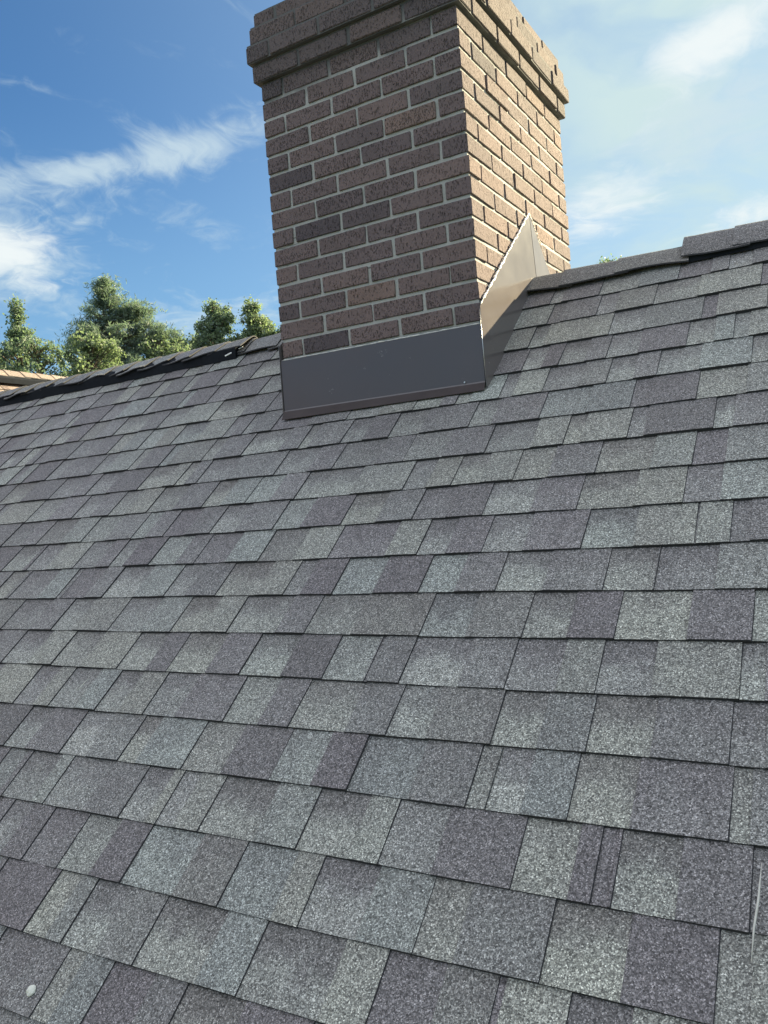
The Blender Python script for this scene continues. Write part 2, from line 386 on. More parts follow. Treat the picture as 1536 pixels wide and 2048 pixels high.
TONE = {'D': 0.23, 'M': 0.47, 'L': 0.73, 'T': 0.55, 'G': 0.80, 'g': 0.70}
HUE = {'D': 0.12, 'M': 0.3, 'L': 0.85, 'T': 1.0, 'G': 0.6, 'g': 0.5}
BAND = {'D': 0.15, 'M': 0.35, 'L': 0.25, 'T': 0.2, 'G': 1.0, 'g': 0.6}
T_BASE = 0.0066; T_TOOTH = 0.0028
TABS = {
 7: [(-1.851,-1.714,'gM'), (-1.574,-1.471,'gM'), (-1.371,-1.284,'gL'), (-1.175,-1.048,'gM'), (-0.913,-0.830,'GL'), (-0.722,-0.619,'LM'), (-0.523,-0.312,'GL'), (-0.130,-0.055,'gL'), (0.027,0.116,'GL'), (0.212,0.310,'LM'), (0.437,0.575,'gL')],
 8: [(-1.866,-1.751,'gM'), (-1.656,-1.520,'gL'), (-1.406,-1.281,'LM'), (-1.151,-1.083,'LM'), (-1.001,-0.899,'DM'), (-0.792,-0.686,'GM'), (-0.538,-0.432,'LD'), (-0.288,-0.169,'GM'), (-0.051,0.051,'MD'), (0.159,0.293,'gM'), (0.413,0.551,'GL'), (0.666,0.747,'ML')],
 9: [(-1.585,-1.480,'gL'), (-1.335,-1.221,'MM'), (-1.155,-1.088,'gD'), (-0.969,-0.852,'LM'), (-0.774,-0.646,'ML'), (-0.520,-0.392,'ML'), (-0.270,-0.084,'ML'), (0.012,0.095,'GD'), (0.196,0.305,'gM'), (0.450,0.569,'GL'), (0.702,0.706,'ML'), (0.776,0.815,'MM')],
 10: [(-1.550,-1.394,'gL'), (-1.299,-1.274,'MM'), (-1.274,-1.157,'DM'), (-1.077,-0.940,'GL'), (-0.807,-0.719,'gM'), (-0.602,-0.454,'GL'), (-0.356,-0.298,'MD'), (-0.196,-0.069,'LD'), (0.063,0.162,'LM'), (0.269,0.385,'GM'), (0.523,0.630,'GM'), (0.633,0.755,'ML')],
 11: [(-1.454,-1.305,'gM'), (-1.202,-1.100,'gL'), (-0.944,-0.807,'gL'), (-0.687,-0.573,'GL'), (-0.479,-0.312,'GM'), (-0.219,-0.079,'gM'), (0.113,0.231,'GM'), (0.367,0.468,'GD'), (0.569,0.712,'LD'), (0.831,0.879,'LL')],
 12: [(-1.317,-1.188,'GL'), (-1.079,-0.951,'gL'), (-0.801,-0.688,'GD'), (-0.609,-0.469,'GM'), (-0.355,-0.225,'GD'), (-0.102,0.013,'LM'), (0.017,0.026,'MM'), (0.109,0.254,'GM'), (0.361,0.471,'gL'), (0.552,0.658,'GL'), (0.815,0.857,'GM')],
 13: [(-0.967,-0.856,'gL'), (-0.776,-0.690,'GL'), (-0.598,-0.484,'gM'), (-0.328,-0.220,'LD'), (-0.130,0.024,'gM'), (0.127,0.221,'gM'), (0.366,0.461,'GT'), (0.557,0.674,'GM'), (0.806,0.862,'gM')],
 14: [(-1.031,-0.939,'GM'), (-0.803,-0.702,'gM'), (-0.584,-0.524,'GL'), (-0.374,-0.253,'LD'), (-0.114,-0.005,'LD'), (0.086,0.229,'LM'), (0.352,0.392,'LL'), (0.393,0.461,'GT'), (0.549,0.658,'gM'), (0.814,0.844,'LM')],
 15: [(-0.904,-0.789,'gL'), (-0.742,-0.597,'gM'), (-0.475,-0.391,'GL'), (-0.360,-0.307,'LL'), (-0.234,-0.084,'GL'), (0.024,0.147,'GL'), (0.214,0.325,'LD'), (0.477,0.576,'LD'), (0.614,0.641,'DD'), (0.647,0.745,'GD'), (0.850,0.890,'ML')],
 16: [(-0.848,-0.771,'gD'), (-0.693,-0.608,'MM'), (-0.570,-0.462,'LD'), (-0.366,-0.214,'LM'), (-0.095,0.034,'LL'), (0.097,0.222,'GL'), (0.336,0.410,'LM'), (0.558,0.681,'GD'), (0.810,0.856,'LL')],
 17: [(-0.740,-0.668,'DD'), (-0.553,-0.483,'LL'), (-0.433,-0.332,'GM'), (-0.226,-0.066,'GL'), (0.031,0.206,'GL'), (0.293,0.401,'DM'), (0.493,0.505,'DL'), (0.609,0.701,'DL'), (0.803,0.850,'gM')],
 18: [(-0.610,-0.495,'MM'), (-0.403,-0.352,'LL'), (-0.274,-0.162,'DM'), (-0.082,0.055,'GD'), (0.199,0.327,'LM'), (0.459,0.563,'GD'), (0.696,0.774,'LM')],
}

def course(sm, fr, k, x0, x1, rng, tabs, fine=True, smin=None):
    """one course of laminated shingles: a backing strip and the raised teeth on it"""
    st = S0 + (k - 1) * E; sb = S0 + k * E
    if smin is not None: st = max(st, smin)
    ph = [rng.uniform(0, 6.28) for _ in range(4)]
    def wob(x): return 0.0011 * math.sin(x * 2.3 + ph[0]) + 0.0008 * math.sin(x * 5.9 + ph[1])
    def hw(x): return 0.0009 * math.sin(x * 7.1 + ph[2]) + 0.0007 * math.sin(x * 17 + ph[3])
    # list of (x_dark, x_soft, gapcode, toothcode, x_next)
    ent = []
    x = x0
    tb = tabs or []
    def rand_run(a, b):
        out = []; c = a
        while c < b - 0.02:
            gw = rng.choice([0.045, 0.07, 0.095, 0.12, 0.15]) * rng.uniform(0.85, 1.15)
            tw = rng.choice([0.06, 0.09, 0.12, 0.15, 0.19]) * rng.uniform(0.85, 1.15)
            gc = rng.choice('GGgggLMD'); tcod = rng.choice('LLLMMMMDDT' if rng.random() < .5 else 'LLMMMD')
            nx = c + gw + tw
            if b - nx < 0.08: nx = b
            out.append((c, min(c + gw, nx - 0.02), gc, tcod, nx)); c = nx
        return out
    if tb:
        if tb[0][0] > x0: ent += rand_run(x0, tb[0][0])
        for i, (a, b_, cd) in enumerate(tb):
            nx = tb[i + 1][0] if i + 1 < len(tb) else max(b_ + 0.1, a + 0.15)
            ent.append((a, b_, cd[0], cd[1], nx))
        ent += rand_run(ent[-1][4], x1)
    else:
        ent = rand_run(x0, x1)
    over = 0.012
    N = 4 if fine else 2
    for (a, b_, gc, tcd, nx) in ent:
        ds = rng.gauss(0, 0.0004); dh = rng.uniform(-0.0003, 0.0004) + (rng.uniform(0.0006, 0.0018) if rng.random() < 0.03 else 0)
        hv = rng.gauss(0, 0.17); tv = rng.gauss(0, 0.07)
        skew = rng.gauss(0, 0.0012)
        # backing, seen in the gap between teeth; runs on under the tooth a little
        def base(u, v, q=0.0):
            s_ = st - over + (sb - st + over) * v
            xx = u
            j = (0.0006 * noise.noise(Vector((xx * 130, k * 7.3, 0))) if v > 0.99 else 0)
            f = max(0.0, (s_ - st) / E)
            return fr(xx, s_ + (wob(xx) + ds + j) * v, -T_BASE * (1 - f) + hw(xx) * v + dh + q)
        us = np.linspace(a, b_ + 0.004, 5 if fine else 2).tolist(); vv = np.linspace(0, 1, N).tolist()
        t0 = min(1, max(0, TONE[gc] + tv)); h0 = min(1, max(0, HUE[gc] + hv))
        bs = BAND[gc]
        sm.grid(base, us, vv, 0, lambda v: (t0, h0, v, bs))
        def bend(u, v):
            p = base(u, 1.0); q = base(u, 1.0, -0.0115 * v); return q if v > 0 else p
        sm.grid(bend, us, [0, 1], 1, lambda v: (0, 0, 0, 0))
        # tooth
        jit = 0.0006
        tt_ = T_TOOTH * rng.uniform(0.8, 1.25)
        ext = rng.uniform(0.0, 0.0008)
        gapx = 0.0012
        def tooth(u, v, q=0.0):
            s_ = st - over + (sb - st + over) * v
            xx = u + skew * (v - 0.5)
            j = (jit * noise.noise(Vector((xx * 150, k * 3.3 + 9, 0))) if v > 0.99 else 0)
            f = max(0.0, (s_ - st) / E)
            return fr(xx, s_ + (wob(u) + ds + ext + j) * v, -T_BASE * (1 - f) + hw(u) * v + dh + tt_ + q)
        us2 = np.linspace(b_, nx - gapx, 7 if fine else 2).tolist(); vv2 = np.linspace(0, 1, N + 1).tolist()
        t1 = min(1, max(0, TONE[tcd] + rng.gauss(0, 0.06))); h1 = min(1, max(0, HUE[tcd] + rng.gauss(0, 0.17)))
        b1 = BAND[tcd] * 0.6
        sm.grid(tooth, us2, vv2, 0, lambda v: (t1, h1, v, b1))
        sm.grid(lambda u, v: tooth(u, 1.0, -0.0125 * v), us2, [0, 1], 1, lambda v: (0, 0, 0, 0))
        # cut sides of the tooth
        for ue, order in ((nx - gapx, 1), (b_, -1)):
            vs3 = [0.05, 0.35, 0.65, 1.0]
            for i in range(3):
                p = [tooth(ue, vs3[i]), tooth(ue, vs3[i + 1]), tooth(ue, vs3[i + 1], -0.0055), tooth(ue, vs3[i], -0.0055)]
                if order < 0: p = p[::-1]
                m_ = 1 if ue > b_ else 0
                cc_ = (t1 * 0.6, h1, 0.5, 0)
                sm.quad(*p, m_, [cc_] * 4)
        # the lip left open between this tooth and the next piece: dark asphalt just under the granules
        sm.grid(lambda u, v: base(u, v, 0.0006), [nx - gapx * 1.9, nx + 0.0002], [0.02, 1.0], 1, lambda v: (0, 0, 0, 0))

rng = random.Random(41)
X_L, X_R = -3.9, 1.9
sm = ShingleMesh()
kmax = int((EAVE_S - S0) / E)
kmin = int(math.ceil((S_TOP - S0) / E))
for k in range(kmin, kmax + 1):
    if k <= 24: course(sm, slope_pt, k, X_L + rng.uniform(0, .03), X_R, rng, TABS.get(k), True, S_TOP - 0.0 if k == kmin else None)
    else: course(sm, slope_pt, k, X_L, X_R, rng, None, False)
    course(sm, slope_pt, k, -9.0, X_L + 0.03, rng, None, False, S_TOP if k == kmin else None)
    course(sm, slope_pt, k, X_R, 4.6, rng, None, False, S_TOP if k == kmin else None)
for k in range(kmin, kmax + 1 - 2):
    course(sm, slope_back, k - 0.0, -9.0, 4.6, rng, None, False, S_TOP if k == kmin else None)
roof = sm.build('roof', [M_SH, M_EDGE])
# roof deck under the shingles, one closed slab folded over the ridge
def deck(name, fx0, fx1, axis_pts, th, mat):
    v = []; n = len(axis_pts)
    for x in (fx0, fx1):
        v += [(x, y, z) for y, z in axis_pts] + [(x, y, z - th) for y, z in axis_pts]
    f = []
    m = 2 * n
    for i in range(n - 1):
        f += [(i, i + 1, m + i + 1, m + i), (n + i + 1, n + i, m + n + i, m + n + i + 1)]
        f += [(i, n + i, n + i + 1, i + 1), (m + i, m + i + 1, m + n + i + 1, m + n + i)]
    f += [(0, m, m + n, n), (n - 1, 2 * n - 1, m + 2 * n - 1, m + n - 1)]
    return mesh_obj(name, v, f, mat)
ye = -(EAVE_S - 0.03) * CT; ze = -(EAVE_S - 0.03) * ST
ap = YR * TT
dk = deck('roof_deck', -8.95, 4.56, [(ye, ze - 0.016), (YR, ap - 0.016), (2 * YR - ye, ze - 0.016)], 0.14, M_WOOD)
dk.parent = roof
hp(roof)

# walls
wy0 = ye + 0.45; wy1 = 2 * YR - wy0
zw = wy0 * TT - 0.22
def house_wall():
    x0, x1 = -8.6, 4.2
    pr = [(wy0, GROUND), (wy1, GROUND), (wy1, zw), (YR, ap - 0.20), (wy0, zw)]
    v = [(x0, y, z) for y, z in pr] + [(x1, y, z) for y, z in pr]
    f = [tuple(range(5))[::-1], tuple(range(5, 10))] + [(i, (i + 1) % 5, 5 + (i + 1) % 5, 5 + i) for i in range(5)]
    m, t, b, P = new_mat('wall_brick')
    br = t.n('ShaderNodeTexBrick'); t.l(t.mapping(P, (1, 1, 1), (R(90), 0, 0)), br.inputs[0])
    br.inputs['Scale'].default_value = 1; br.inputs['Brick Width'].default_value = 0.2; br.inputs['Row Height'].default_value = 0.068
    br.inputs['Mortar Size'].default_value = 0.006
    br.inputs['Color1'].default_value = (0.27, 0.17, 0.14, 1); br.inputs['Color2'].default_value = (0.2, 0.15, 0.135, 1); br.inputs['Mortar'].default_value = (0.45, 0.43, 0.4, 1)
    t.l(br.outputs[0], b.inputs['Base Color']); b.inputs['Roughness'].default_value = 0.9
    return mesh_obj('wall', v, f, m)
hp(house_wall())

# ------------------------------------------------------------------ ridge caps and vents
def ridge_section(u, hw_, lift, drop=0.0, flat=0.0):
    """u in -1..1 across the ridge -> (y, z); rounded fold"""
    a = abs(u); sg = 1 if u > 0 else -1
    s_ = a * hw_
    r = 0.022
    # rounded apex
    d = math.sqrt(s_ * s_ + r * r) - r
    y = YR + sg * s_ * CT
    z = ap - d * ST * (1 - flat) + lift - drop * a ** 3
    return y, z
def caps(name, x0, x1, direction, lift, hw_, rng, expo=0.145, flat=0.0, wave=0.004, last_curl=0.0, mat=M_SH, drop=0.0, tone=0.45):
    """overlapping cap shingles; direction +1: butt ends look to +X"""
    sm_ = ShingleMesh(); n = max(1, int(round((x1 - x0) / expo))); ex = (x1 - x0) / n
    for i in range(n):
        idx = i
        a = x0 + i * ex; b_ = a + ex            # exposed part
        if direction > 0: butt, tail = b_, a - 0.05
        else: butt, tail = a, b_ + 0.05
        tn = min(1, max(0, rng.gauss(tone, 0.12))); hu = rng.random()
        wv_ = [rng.uniform(-1, 1) for _ in range(6)]
        curl = last_curl if (i == n - 1 and direction > 0) or (i == 0 and direction < 0) else 0.0
        w2 = hw_ * rng.uniform(0.95, 1.05); sk = rng.gauss(0, 0.004)
        def fn(u, v, q=0.0):
            x = tail + (butt - tail) * v
            lo = 0.008 * v + curl * max(0, v - 0.55) ** 1.3
            if 0 < direction: ph = x * 21
            else: ph = x * 17
            wob = wave * abs(u) ** 3 * (math.sin(ph + wv_[0] * 3) + 0.6 * math.sin(v * 5 + wv_[1] * 3))
            y, z = ridge_section(u, w2 * (1 + 0.05 * math.sin(ph * 0.7 + wv_[2])), lift + lo + wob + q, drop, flat)
            z += rng_edge(u, x)
            return (x + sk * u, y, z)
        def rng_edge(u, x): return 0.0012 * noise.noise(Vector((x * 40, u * 5, idx)))
        us = np.linspace(-1, 1, 25).tolist(); vv = np.linspace(0, 1, 7).tolist()
        us_ = us if direction > 0 else us[::-1]
        sm_.grid(fn, us_[::-1], vv, 0, lambda v: (tn, hu, v, 0.1))
        sm_.grid(lambda u, v: fn(u, v, -0.005), us_, vv, 1, lambda v: (0, 0, 0, 0))
        # butt end and the two long edges
        nb = len(us)
        for j in range(nb - 1):
            sm_.quad(fn(us[j], 1), fn(us[j], 1, -0.005), fn(us[j + 1], 1, -0.005), fn(us[j + 1], 1), 1, [(0, 0, 0, 0)] * 4)
        for e_ in (-1, 1):
            for j in range(6):
                sm_.quad(fn(e_, vv[j]), fn(e_, vv[j], -0.005), fn(e_, vv[j + 1], -0.005), fn(e_, vv[j + 1]), 1, [(0, 0, 0, 0)] * 4)
    o = sm_.build(name, [mat, M_EDGE]); return o
rc = random.Random(7)
def sub(o, parent, label=None):
    o.parent = parent
    if label: o['label'] = label
    return o
V_L = -1.335; V_R = 0.552
# plain caps next to the chimney (left side, butts toward the chimney)
sub(caps('ridge_cap', V_L - 0.16, CX0 + 0.04, 1, 0.003, 0.135, rc, 0.17, wave=0.0025), roof, 'plain ridge cap shingles left of the chimney')
sub(caps('ridge_cap', CX1 - 0.06, V_R - 0.03, -1, 0.006, 0.128, rc, 0.17, wave=0.0022, tone=0.22), roof, 'plain ridge cap shingles right of the chimney')
# vented ridge: black vent strip with caps lying over it
def vent(x0, x1, hw_, h_edge, h_top):
    n = int((x1 - x0) / 0.1); us = np.linspace(-1, 1, 17)
    v = []; f = []
    xs = np.linspace(x0, x1, n + 1)
    for x in xs:
        for u in us:
            y, z = ridge_section(u, hw_, 0); a = abs(u)
            top = h_top + (h_edge - h_top) * a
            v.append((x, y - (1 if u < 0 else -1) * 0.0, z + top))
        for u in (-1, 1):
            y, z = ridge_section(u, hw_, 0); v.append((x, y, z - 0.012))
    m = len(us) + 2
    for i in range(n):
        for j in range(16):
            a = i * m + j; f.append((a, a + m, a + m + 1, a + 1))
        a = i * m; f.append((a, a + 17, a + m + 17, a + m)); f.append((a + 16, a + m + 16, a + m + 18, a + 18))
    for i in (0, n):
        f.append(tuple([i * m + 17] + [i * m + j for j in range(17)] + [i * m + 18]))
    return mesh_obj('ridge_vent', v, f, M_VENT)
vl = sub(vent(-9.0, V_L - 0.02, 0.142, 0.036, 0.010), roof, 'black ridge vent left of the chimney')
sub(caps('ridge_cap', -9.0, V_L + 0.01, 1, 0.013, 0.150, rc, 0.148, flat=0.27, wave=0.0045, last_curl=0.004), vl)
vr = sub(vent(V_R + 0.02, 4.55, 0.112, 0.010, 0.026), roof, 'ridge vent right of the chimney')
sub(caps('ridge_cap', V_R, 4.56, -1, 0.029, 0.124, rc, 0.16, wave=0.0022, drop=0.016, tone=0.22), vr)
def box_bm(bm, c, s_, rot=None, jit=0):
    r = bmesh.ops.create_cube(bm, size=1.0)
    for v in r['verts']:
        v.co = Vector((v.co.x * s_[0], v.co.y * s_[1], v.co.z * s_[2]))
        if rot is not None: v.co = rot @ v.co
        v.co += Vector(c)
    return r['verts']
# torn foil label / end plug glinting at the vent's open end
bm = bmesh.new()
rt = Matrix.Rotation(R(-38), 3, 'X') @ Matrix.Rotation(R(-24), 3, 'Y')
box_bm(bm, (V_L - 0.045, YR - 0.128, ap - 0.070), (0.034, 0.003, 0.0065), rt)
sub(bm_obj('vent_end_clip', bm, M_SEAL), vl); bm = bmesh.new()
box_bm(bm, (V_L + 0.005, YR - 0.098, ap - 0.045), (0.022, 0.003, 0.004), rt)
sub(bm_obj('vent_end_clip', bm, M_SEAL), vl)

# ------------------------------------------------------------------ cross gable at the far left
XW, ZW = -4.79, 0.545
def cross_roof():
    sm2 = ShingleMesh(); r2 = random.Random(5)
    def fr(x, s_, h):      # x runs along the wing's ridge (world Y); s_ down the slope facing +X
        return (XW + s_ * CT + h * ST, x, ZW - s_ * ST + h * CT)
    def fl(x, s_, h):
        return (XW - s_ * CT - h * ST, x, ZW - s_ * ST + h * CT)
    for k in range(1, 40):
        course(sm2, lambda a, b_, c: fr(-a, b_, c), k, -9.0, 6.5, r2, None, False)
        course(sm2, fl, k, -6.5, 9.0, r2, None, False)
    o = sm2.build('cross_gable_roof', [M_SH2, M_EDGE])
    o['label'] = 'higher sunlit cross gable roof at the far left'
    # its ridge: strip of caps over a dark vent
    y0, y1 = -6.4, 9.0
    n = int((y1 - y0) / 0.148); vm_ = ShingleMesh(); vv_ = []; ff = []
    def sec(u, hw_, lift):
        s_ = abs(u) * hw_; d = math.sqrt(s_ * s_ + 0.0005) - 0.022
        return (XW + (1 if u > 0 else -1) * s_ * CT, ZW - d * ST + lift)
    for i in range(n):
        a = y0 + i * 0.148; tn = r2.uniform(0.5, 0.85); hu = r2.uniform(0.5, 0.8)
        def fn(u, v, q=0.0):
            x, z = sec(u, 0.110, 0.066 + 0.008 * (1 - v) + 0.003 * math.sin(a * 9 + v) * abs(u) + q); return (x, a + 0.2 * v, z)
        vm_.grid(fn, np.linspace(-1, 1, 13).tolist(), [0, 0.5, 1], 0, lambda v: (tn, hu, v, 0))
        for e_ in (-1, 1): vm_.quad(fn(e_, 0), fn(e_, 0, -0.006), fn(e_, 1, -0.006), fn(e_, 1), 1, [(0, 0, 0, 0)] * 4)
    cp = vm_.build('ridge_cap', [M_SH2, M_EDGE]); cp.parent = o
    us = np.linspace(-1, 1, 9)
    v = []; f = []
    for y in (y0, y1):
        for u in us: x, z = sec(u, 0.135, 0.060); v.append((x, y, z))
        for u in (-1, 1): x, z = sec(u, 0.135, 0.022); v.append((x, y, z))
    for j in range(8): f.append((j, j + 1, 12 + j, 11 + j))
    f += [(0, 11, 20, 9), (8, 10, 21, 19)]
    ve = mesh_obj('ridge_vent', v, f, M_VENT); ve.parent = o
    return o
cr_ = cross_roof(); hp(cr_)
# wing deck so that its back is closed
wl = 6.1
v = [(XW - wl * CT, -6.5, ZW - wl * ST), (XW, -6.5, ZW - 0.02), (XW + wl * CT, -6.5, ZW - wl * ST),
     (XW - wl * CT, 9, ZW - wl * ST), (XW, 9, ZW - 0.02), (XW + wl * CT, 9, ZW - wl * ST)]
v = [(a, b_, c - 0.012) for a, b_, c in v]
o = mesh_obj('roof_deck', v, [(0, 1, 4, 3), (1, 2, 5, 4), (0, 2, 1), (3, 4, 5)], M_WOOD); o.parent = cr_
xa, xb = XW - wl * CT + 0.4, XW + wl * CT - 0.4; zt = ZW - wl * ST + 0.1
v = [(xa, -6.1, GROUND), (xb, -6.1, GROUND), (xb, 8.6, GROUND), (xa, 8.6, GROUND), (xa, -6.1, zt), (xb, -6.1, zt), (xb, 8.6, zt), (xa, 8.6, zt)]
o = mesh_obj('wing_wall', v, [(0, 1, 5, 4), (1, 2, 6, 5), (2, 3, 7, 6), (3, 0, 4, 7)], bpy.data.materials['wall_brick'])
o['label'] = 'brick wall under the cross gable'; hp(o)

# ------------------------------------------------------------------ chimney
rb = random.Random(19)
def chimney():
    bm = bmesh.new(); lay = bm.loops.layers.float_color.new('tone')
    J = 0.0112; H = CC - J
    xc, yc = (CX0 + CX1) / 2, (CYF + CYB) / 2
    def brick(x0, x1, y0, y1, z0, z1, tone=None):
        vs_ = bmesh.ops.create_cube(bm, size=1.0)['verts']
        j = 0.0014
        ox, oy = rb.gauss(0, 0.0011), rb.gauss(0, 0.0011); rz = rb.gauss(0, 0.004)
        cx_, cy_ = (x0 + x1) / 2, (y0 + y1) / 2
        for v in vs_:
            px = (x0 + x1) / 2 + v.co.x * (x1 - x0); py = (y0 + y1) / 2 + v.co.y * (y1 - y0); pz = (z0 + z1) / 2 + v.co.z * (z1 - z0)
            dx, dy = px - cx_, py - cy_
            px, py = cx_ + dx - dy * rz, cy_ + dy + dx * rz
            v.co = Vector((px + ox + rb.uniform(-j, j), py + oy + rb.uniform(-j, j), pz + rb.uniform(-j, j) * 0.9))
        fs = {f for v in vs_ for f in v.link_faces}
        es = {e_ for v in vs_ for e_ in v.link_edges}
        if tone is None:
            q = rb.random(); tone = rb.gauss(0.36, 0.12) if q < 0.84 else (rb.uniform(0.5, 0.8) if q < 0.93 else rb.uniform(0.05, 0.2))
            if q > 0.985: tone = 0.95
        c = (max(0, min(1, tone)), rb.random(), 0, 1)
        for f in fs:
            for l in f.loops: l[lay] = c
        bmesh.ops.bevel(bm, geom=list(es), offset=0.0022, segments=1, affect='EDGES')
    L = (CX1 - CX0) / 4; LS = (CYB - CYF) / 5
    B = L / 2 - J
    def ring(z0, par, off, L_=None):
        x0, x1, y0, y1 = CX0 - off, CX1 + off, CYF - off, CYB + off
        LX = (x1 - x0 + J) / 4; LY = (y1 - y0 + J) / 5
        z1 = z0 + H; BX = LX / 2 - J
        d = LY / 2 - J
        h = J
        if par == 0:      # stretchers run full along front and back
            for i in range(4):
                a = x0 + i * LX; c = a + LX - J
                brick(a, c, y0, y0 + d, z0, z1); brick(a, c, y1 - d, y1, z0, z1)
            ys = [y0 + LY / 2 + i * LY for i in range(4)]
            for a in ys:
                b2 = a + LY - J
                brick(x1 - BX, x1, a, b2, z0, z1); brick(x0, x0 + BX, a, b2, z0, z1)
        else:
            for i in range(5):
                a = y0 + i * LY; b2 = a + LY - J
                brick(x1 - BX, x1, a, b2, z0, z1); brick(x0, x0 + BX, a, b2, z0, z1)
            for i in range(3):
                a = x0 + LX / 2 + i * LX; c = a + LX - J
                brick(a, c, y0, y0 + d, z0, z1); brick(a, c, y1 - d, y1, z0, z1)
    # shaft: row r sits below joint r
    for r_ in range(-1, 22):
        ring(CZ - (r_ + 1) * CC + J / 2, 0 if r_ % 2 == 0 else 1, 0.0)
    shaft = bm_obj('brickwork', bm, M_BRICK)
    # crown courses
    bm = bmesh.new(); lay = bm.loops.layers.float_color.new('tone')
    globals()['_b'] = None
    def brick2(*a): pass
    crown_specs = [(1, 0.018, 0), (2, 0.034, 1), (3, 0.021, 0), (4, 0.007, 1)]
    for c_, off, par in crown_specs:
        z0 = CZ + c_ * CC + J / 2
        x0, x1, y0, y1 = CX0 - off, CX1 + off, CYF - off, CYB + off
        LX = (x1 - x0 + J) / 4; LY = (y1 - y0 + J) / 5; BX = LX / 2 - J; d = LY / 2 - J
        HH = H if c_ < 4 else H - 0.012
        def put(a, b_, c, d_):
            vs_ = bmesh.ops.create_cube(bm, size=1.0)['verts']; ox, oy = rb.gauss(0, 0.0016), rb.gauss(0, 0.0016)
            for v in vs_:
                v.co = Vector(((a + b_) / 2 + v.co.x * (b_ - a) + ox + rb.uniform(-.001, .001), (c + d_) / 2 + v.co.y * (d_ - c) + oy + rb.uniform(-.001, .001), z0 + HH / 2 + v.co.z * HH + rb.uniform(-.0015, .0015)))
            fs = {f for v in vs_ for f in v.link_faces}; es = {e_ for v in vs_ for e_ in v.link_edges}
            col = (max(0, min(1, rb.gauss(0.32, 0.13))), rb.random(), 0, 1)
            for f in fs:
                for l in f.loops: l[lay] = col
            bmesh.ops.bevel(bm, geom=list(es), offset=0.003, segments=1, affect='EDGES')
        if par == 0:
            for i in range(4):
                a = x0 + i * LX; put(a, a + LX - J, y0, y0 + d); put(a, a + LX - J, y1 - d, y1)
            for i in range(4):
                a = y0 + LY / 2 + i * LY; put(x1 - BX, x1, a, a + LY - J); put(x0, x0 + BX, a, a + LY - J)
        else:
            for i in range(5):
                a = y0 + i * LY; put(x1 - BX, x1, a, a + LY - J); put(x0, x0 + BX, a, a + LY - J)
            for i in range(3):
                a = x0 + LX / 2 + i * LX; put(a, a + LX - J, y0, y0 + d); put(a, a + LX - J, y1 - d, y1)
    crown = bm_obj('corbelled_crown', bm, M_BRICK)
    # mortar core, stepping with the crown
    rec = 0.0052
    bm = bmesh.new()
    def core(off, z0, z1):
        x0, x1, y0, y1 = CX0 - off + rec, CX1 + off - rec, CYF - off + rec, CYB + off - rec
        # finely divided sides, pushed in and out a little like struck joints
        nz = max(1, int((z1 - z0) / 0.03))
        pts = []
        nx_, ny_ = 26, 32
        for i in range(nx_): pts.append((x0 + (x1 - x0) * i / nx_, y0, 0, -1))
        for i in range(ny_): pts.append((x1, y0 + (y1 - y0) * i / ny_, 1, 0))
        for i in range(nx_): pts.append((x1 - (x1 - x0) * i / nx_, y1, 0, 1))
        for i in range(ny_): pts.append((x0, y1 - (y1 - y0) * i / ny_, -1, 0))
        rows_ = []
        for k in range(nz + 1):
            z = z0 + (z1 - z0) * k / nz; row = []
            for (x, y, nx2, ny2) in pts:
                q = 0.0022 * noise.noise(Vector((x * 24, y * 24, z * 24)))
                row.append(bm.verts.new((x + nx2 * q, y + ny2 * q, z)))
            rows_.append(row)
        n = len(pts)
        for k in range(nz):
            for i in range(n):
                bm.faces.new((rows_[k][i], rows_[k][(i + 1) % n], rows_[k + 1][(i + 1) % n], rows_[k + 1][i]))
        bm.faces.new(rows_[-1]); bm.faces.new(rows_[0][::-1])
    core(0.0, CZ - 23 * CC, CZ + CC + 0.002)
    core(0.018, CZ + CC + 0.003, CZ + 2 * CC + 0.0015)
    core(0.034, CZ + 2 * CC + 0.0025, CZ + 3 * CC + 0.0015)
    core(0.021, CZ + 3 * CC + 0.0025, CZ + 4 * CC + 0.0015)
    core(0.007, CZ + 4 * CC + 0.0025, CZ + 5 * CC - 0.012)
    mortar = bm_obj('mortar_joints', bm, M_MORTAR)
    # sloping mortar wash and clay flue on top
    bm = bmesh.new(); zt_ = CZ + 5 * CC - 0.012
    lo = [(CX0 + .01, CYF + .01), (CX1 - .01, CYF + .01), (CX1 - .01, CYB - .01), (CX0 + .01, CYB - .01)]
    hi = [(xc - .2, yc - .22), (xc + .2, yc - .22), (xc + .2, yc + .22), (xc - .2, yc + .22)]
    a = [bm.verts.new((x, y, zt_)) for x, y in lo]; b_ = [bm.verts.new((x, y, zt_ + .035)) for x, y in hi]
    for i in range(4): bm.faces.new((a[i], a[(i + 1) % 4], b_[(i + 1) % 4], b_[i]))
    bm.faces.new(b_)
    wash = bm_obj('crown_wash', bm, M_MORTAR)
    return shaft, crown, mortar, wash
ch = thing('chimney', None, None, (-0.4, 0.137, 0.0))
del_keys = [k for k in ('label', 'category') if k in ch]
def to(o, parent):
    o.parent = parent; o.matrix_parent_inverse = Matrix.Translation(Vector(parent.location) * -1); return o
shaft, crown, mortar, wash = chimney()
CHP = []
for o in (shaft, crown, mortar, wash): CHP.append(o)

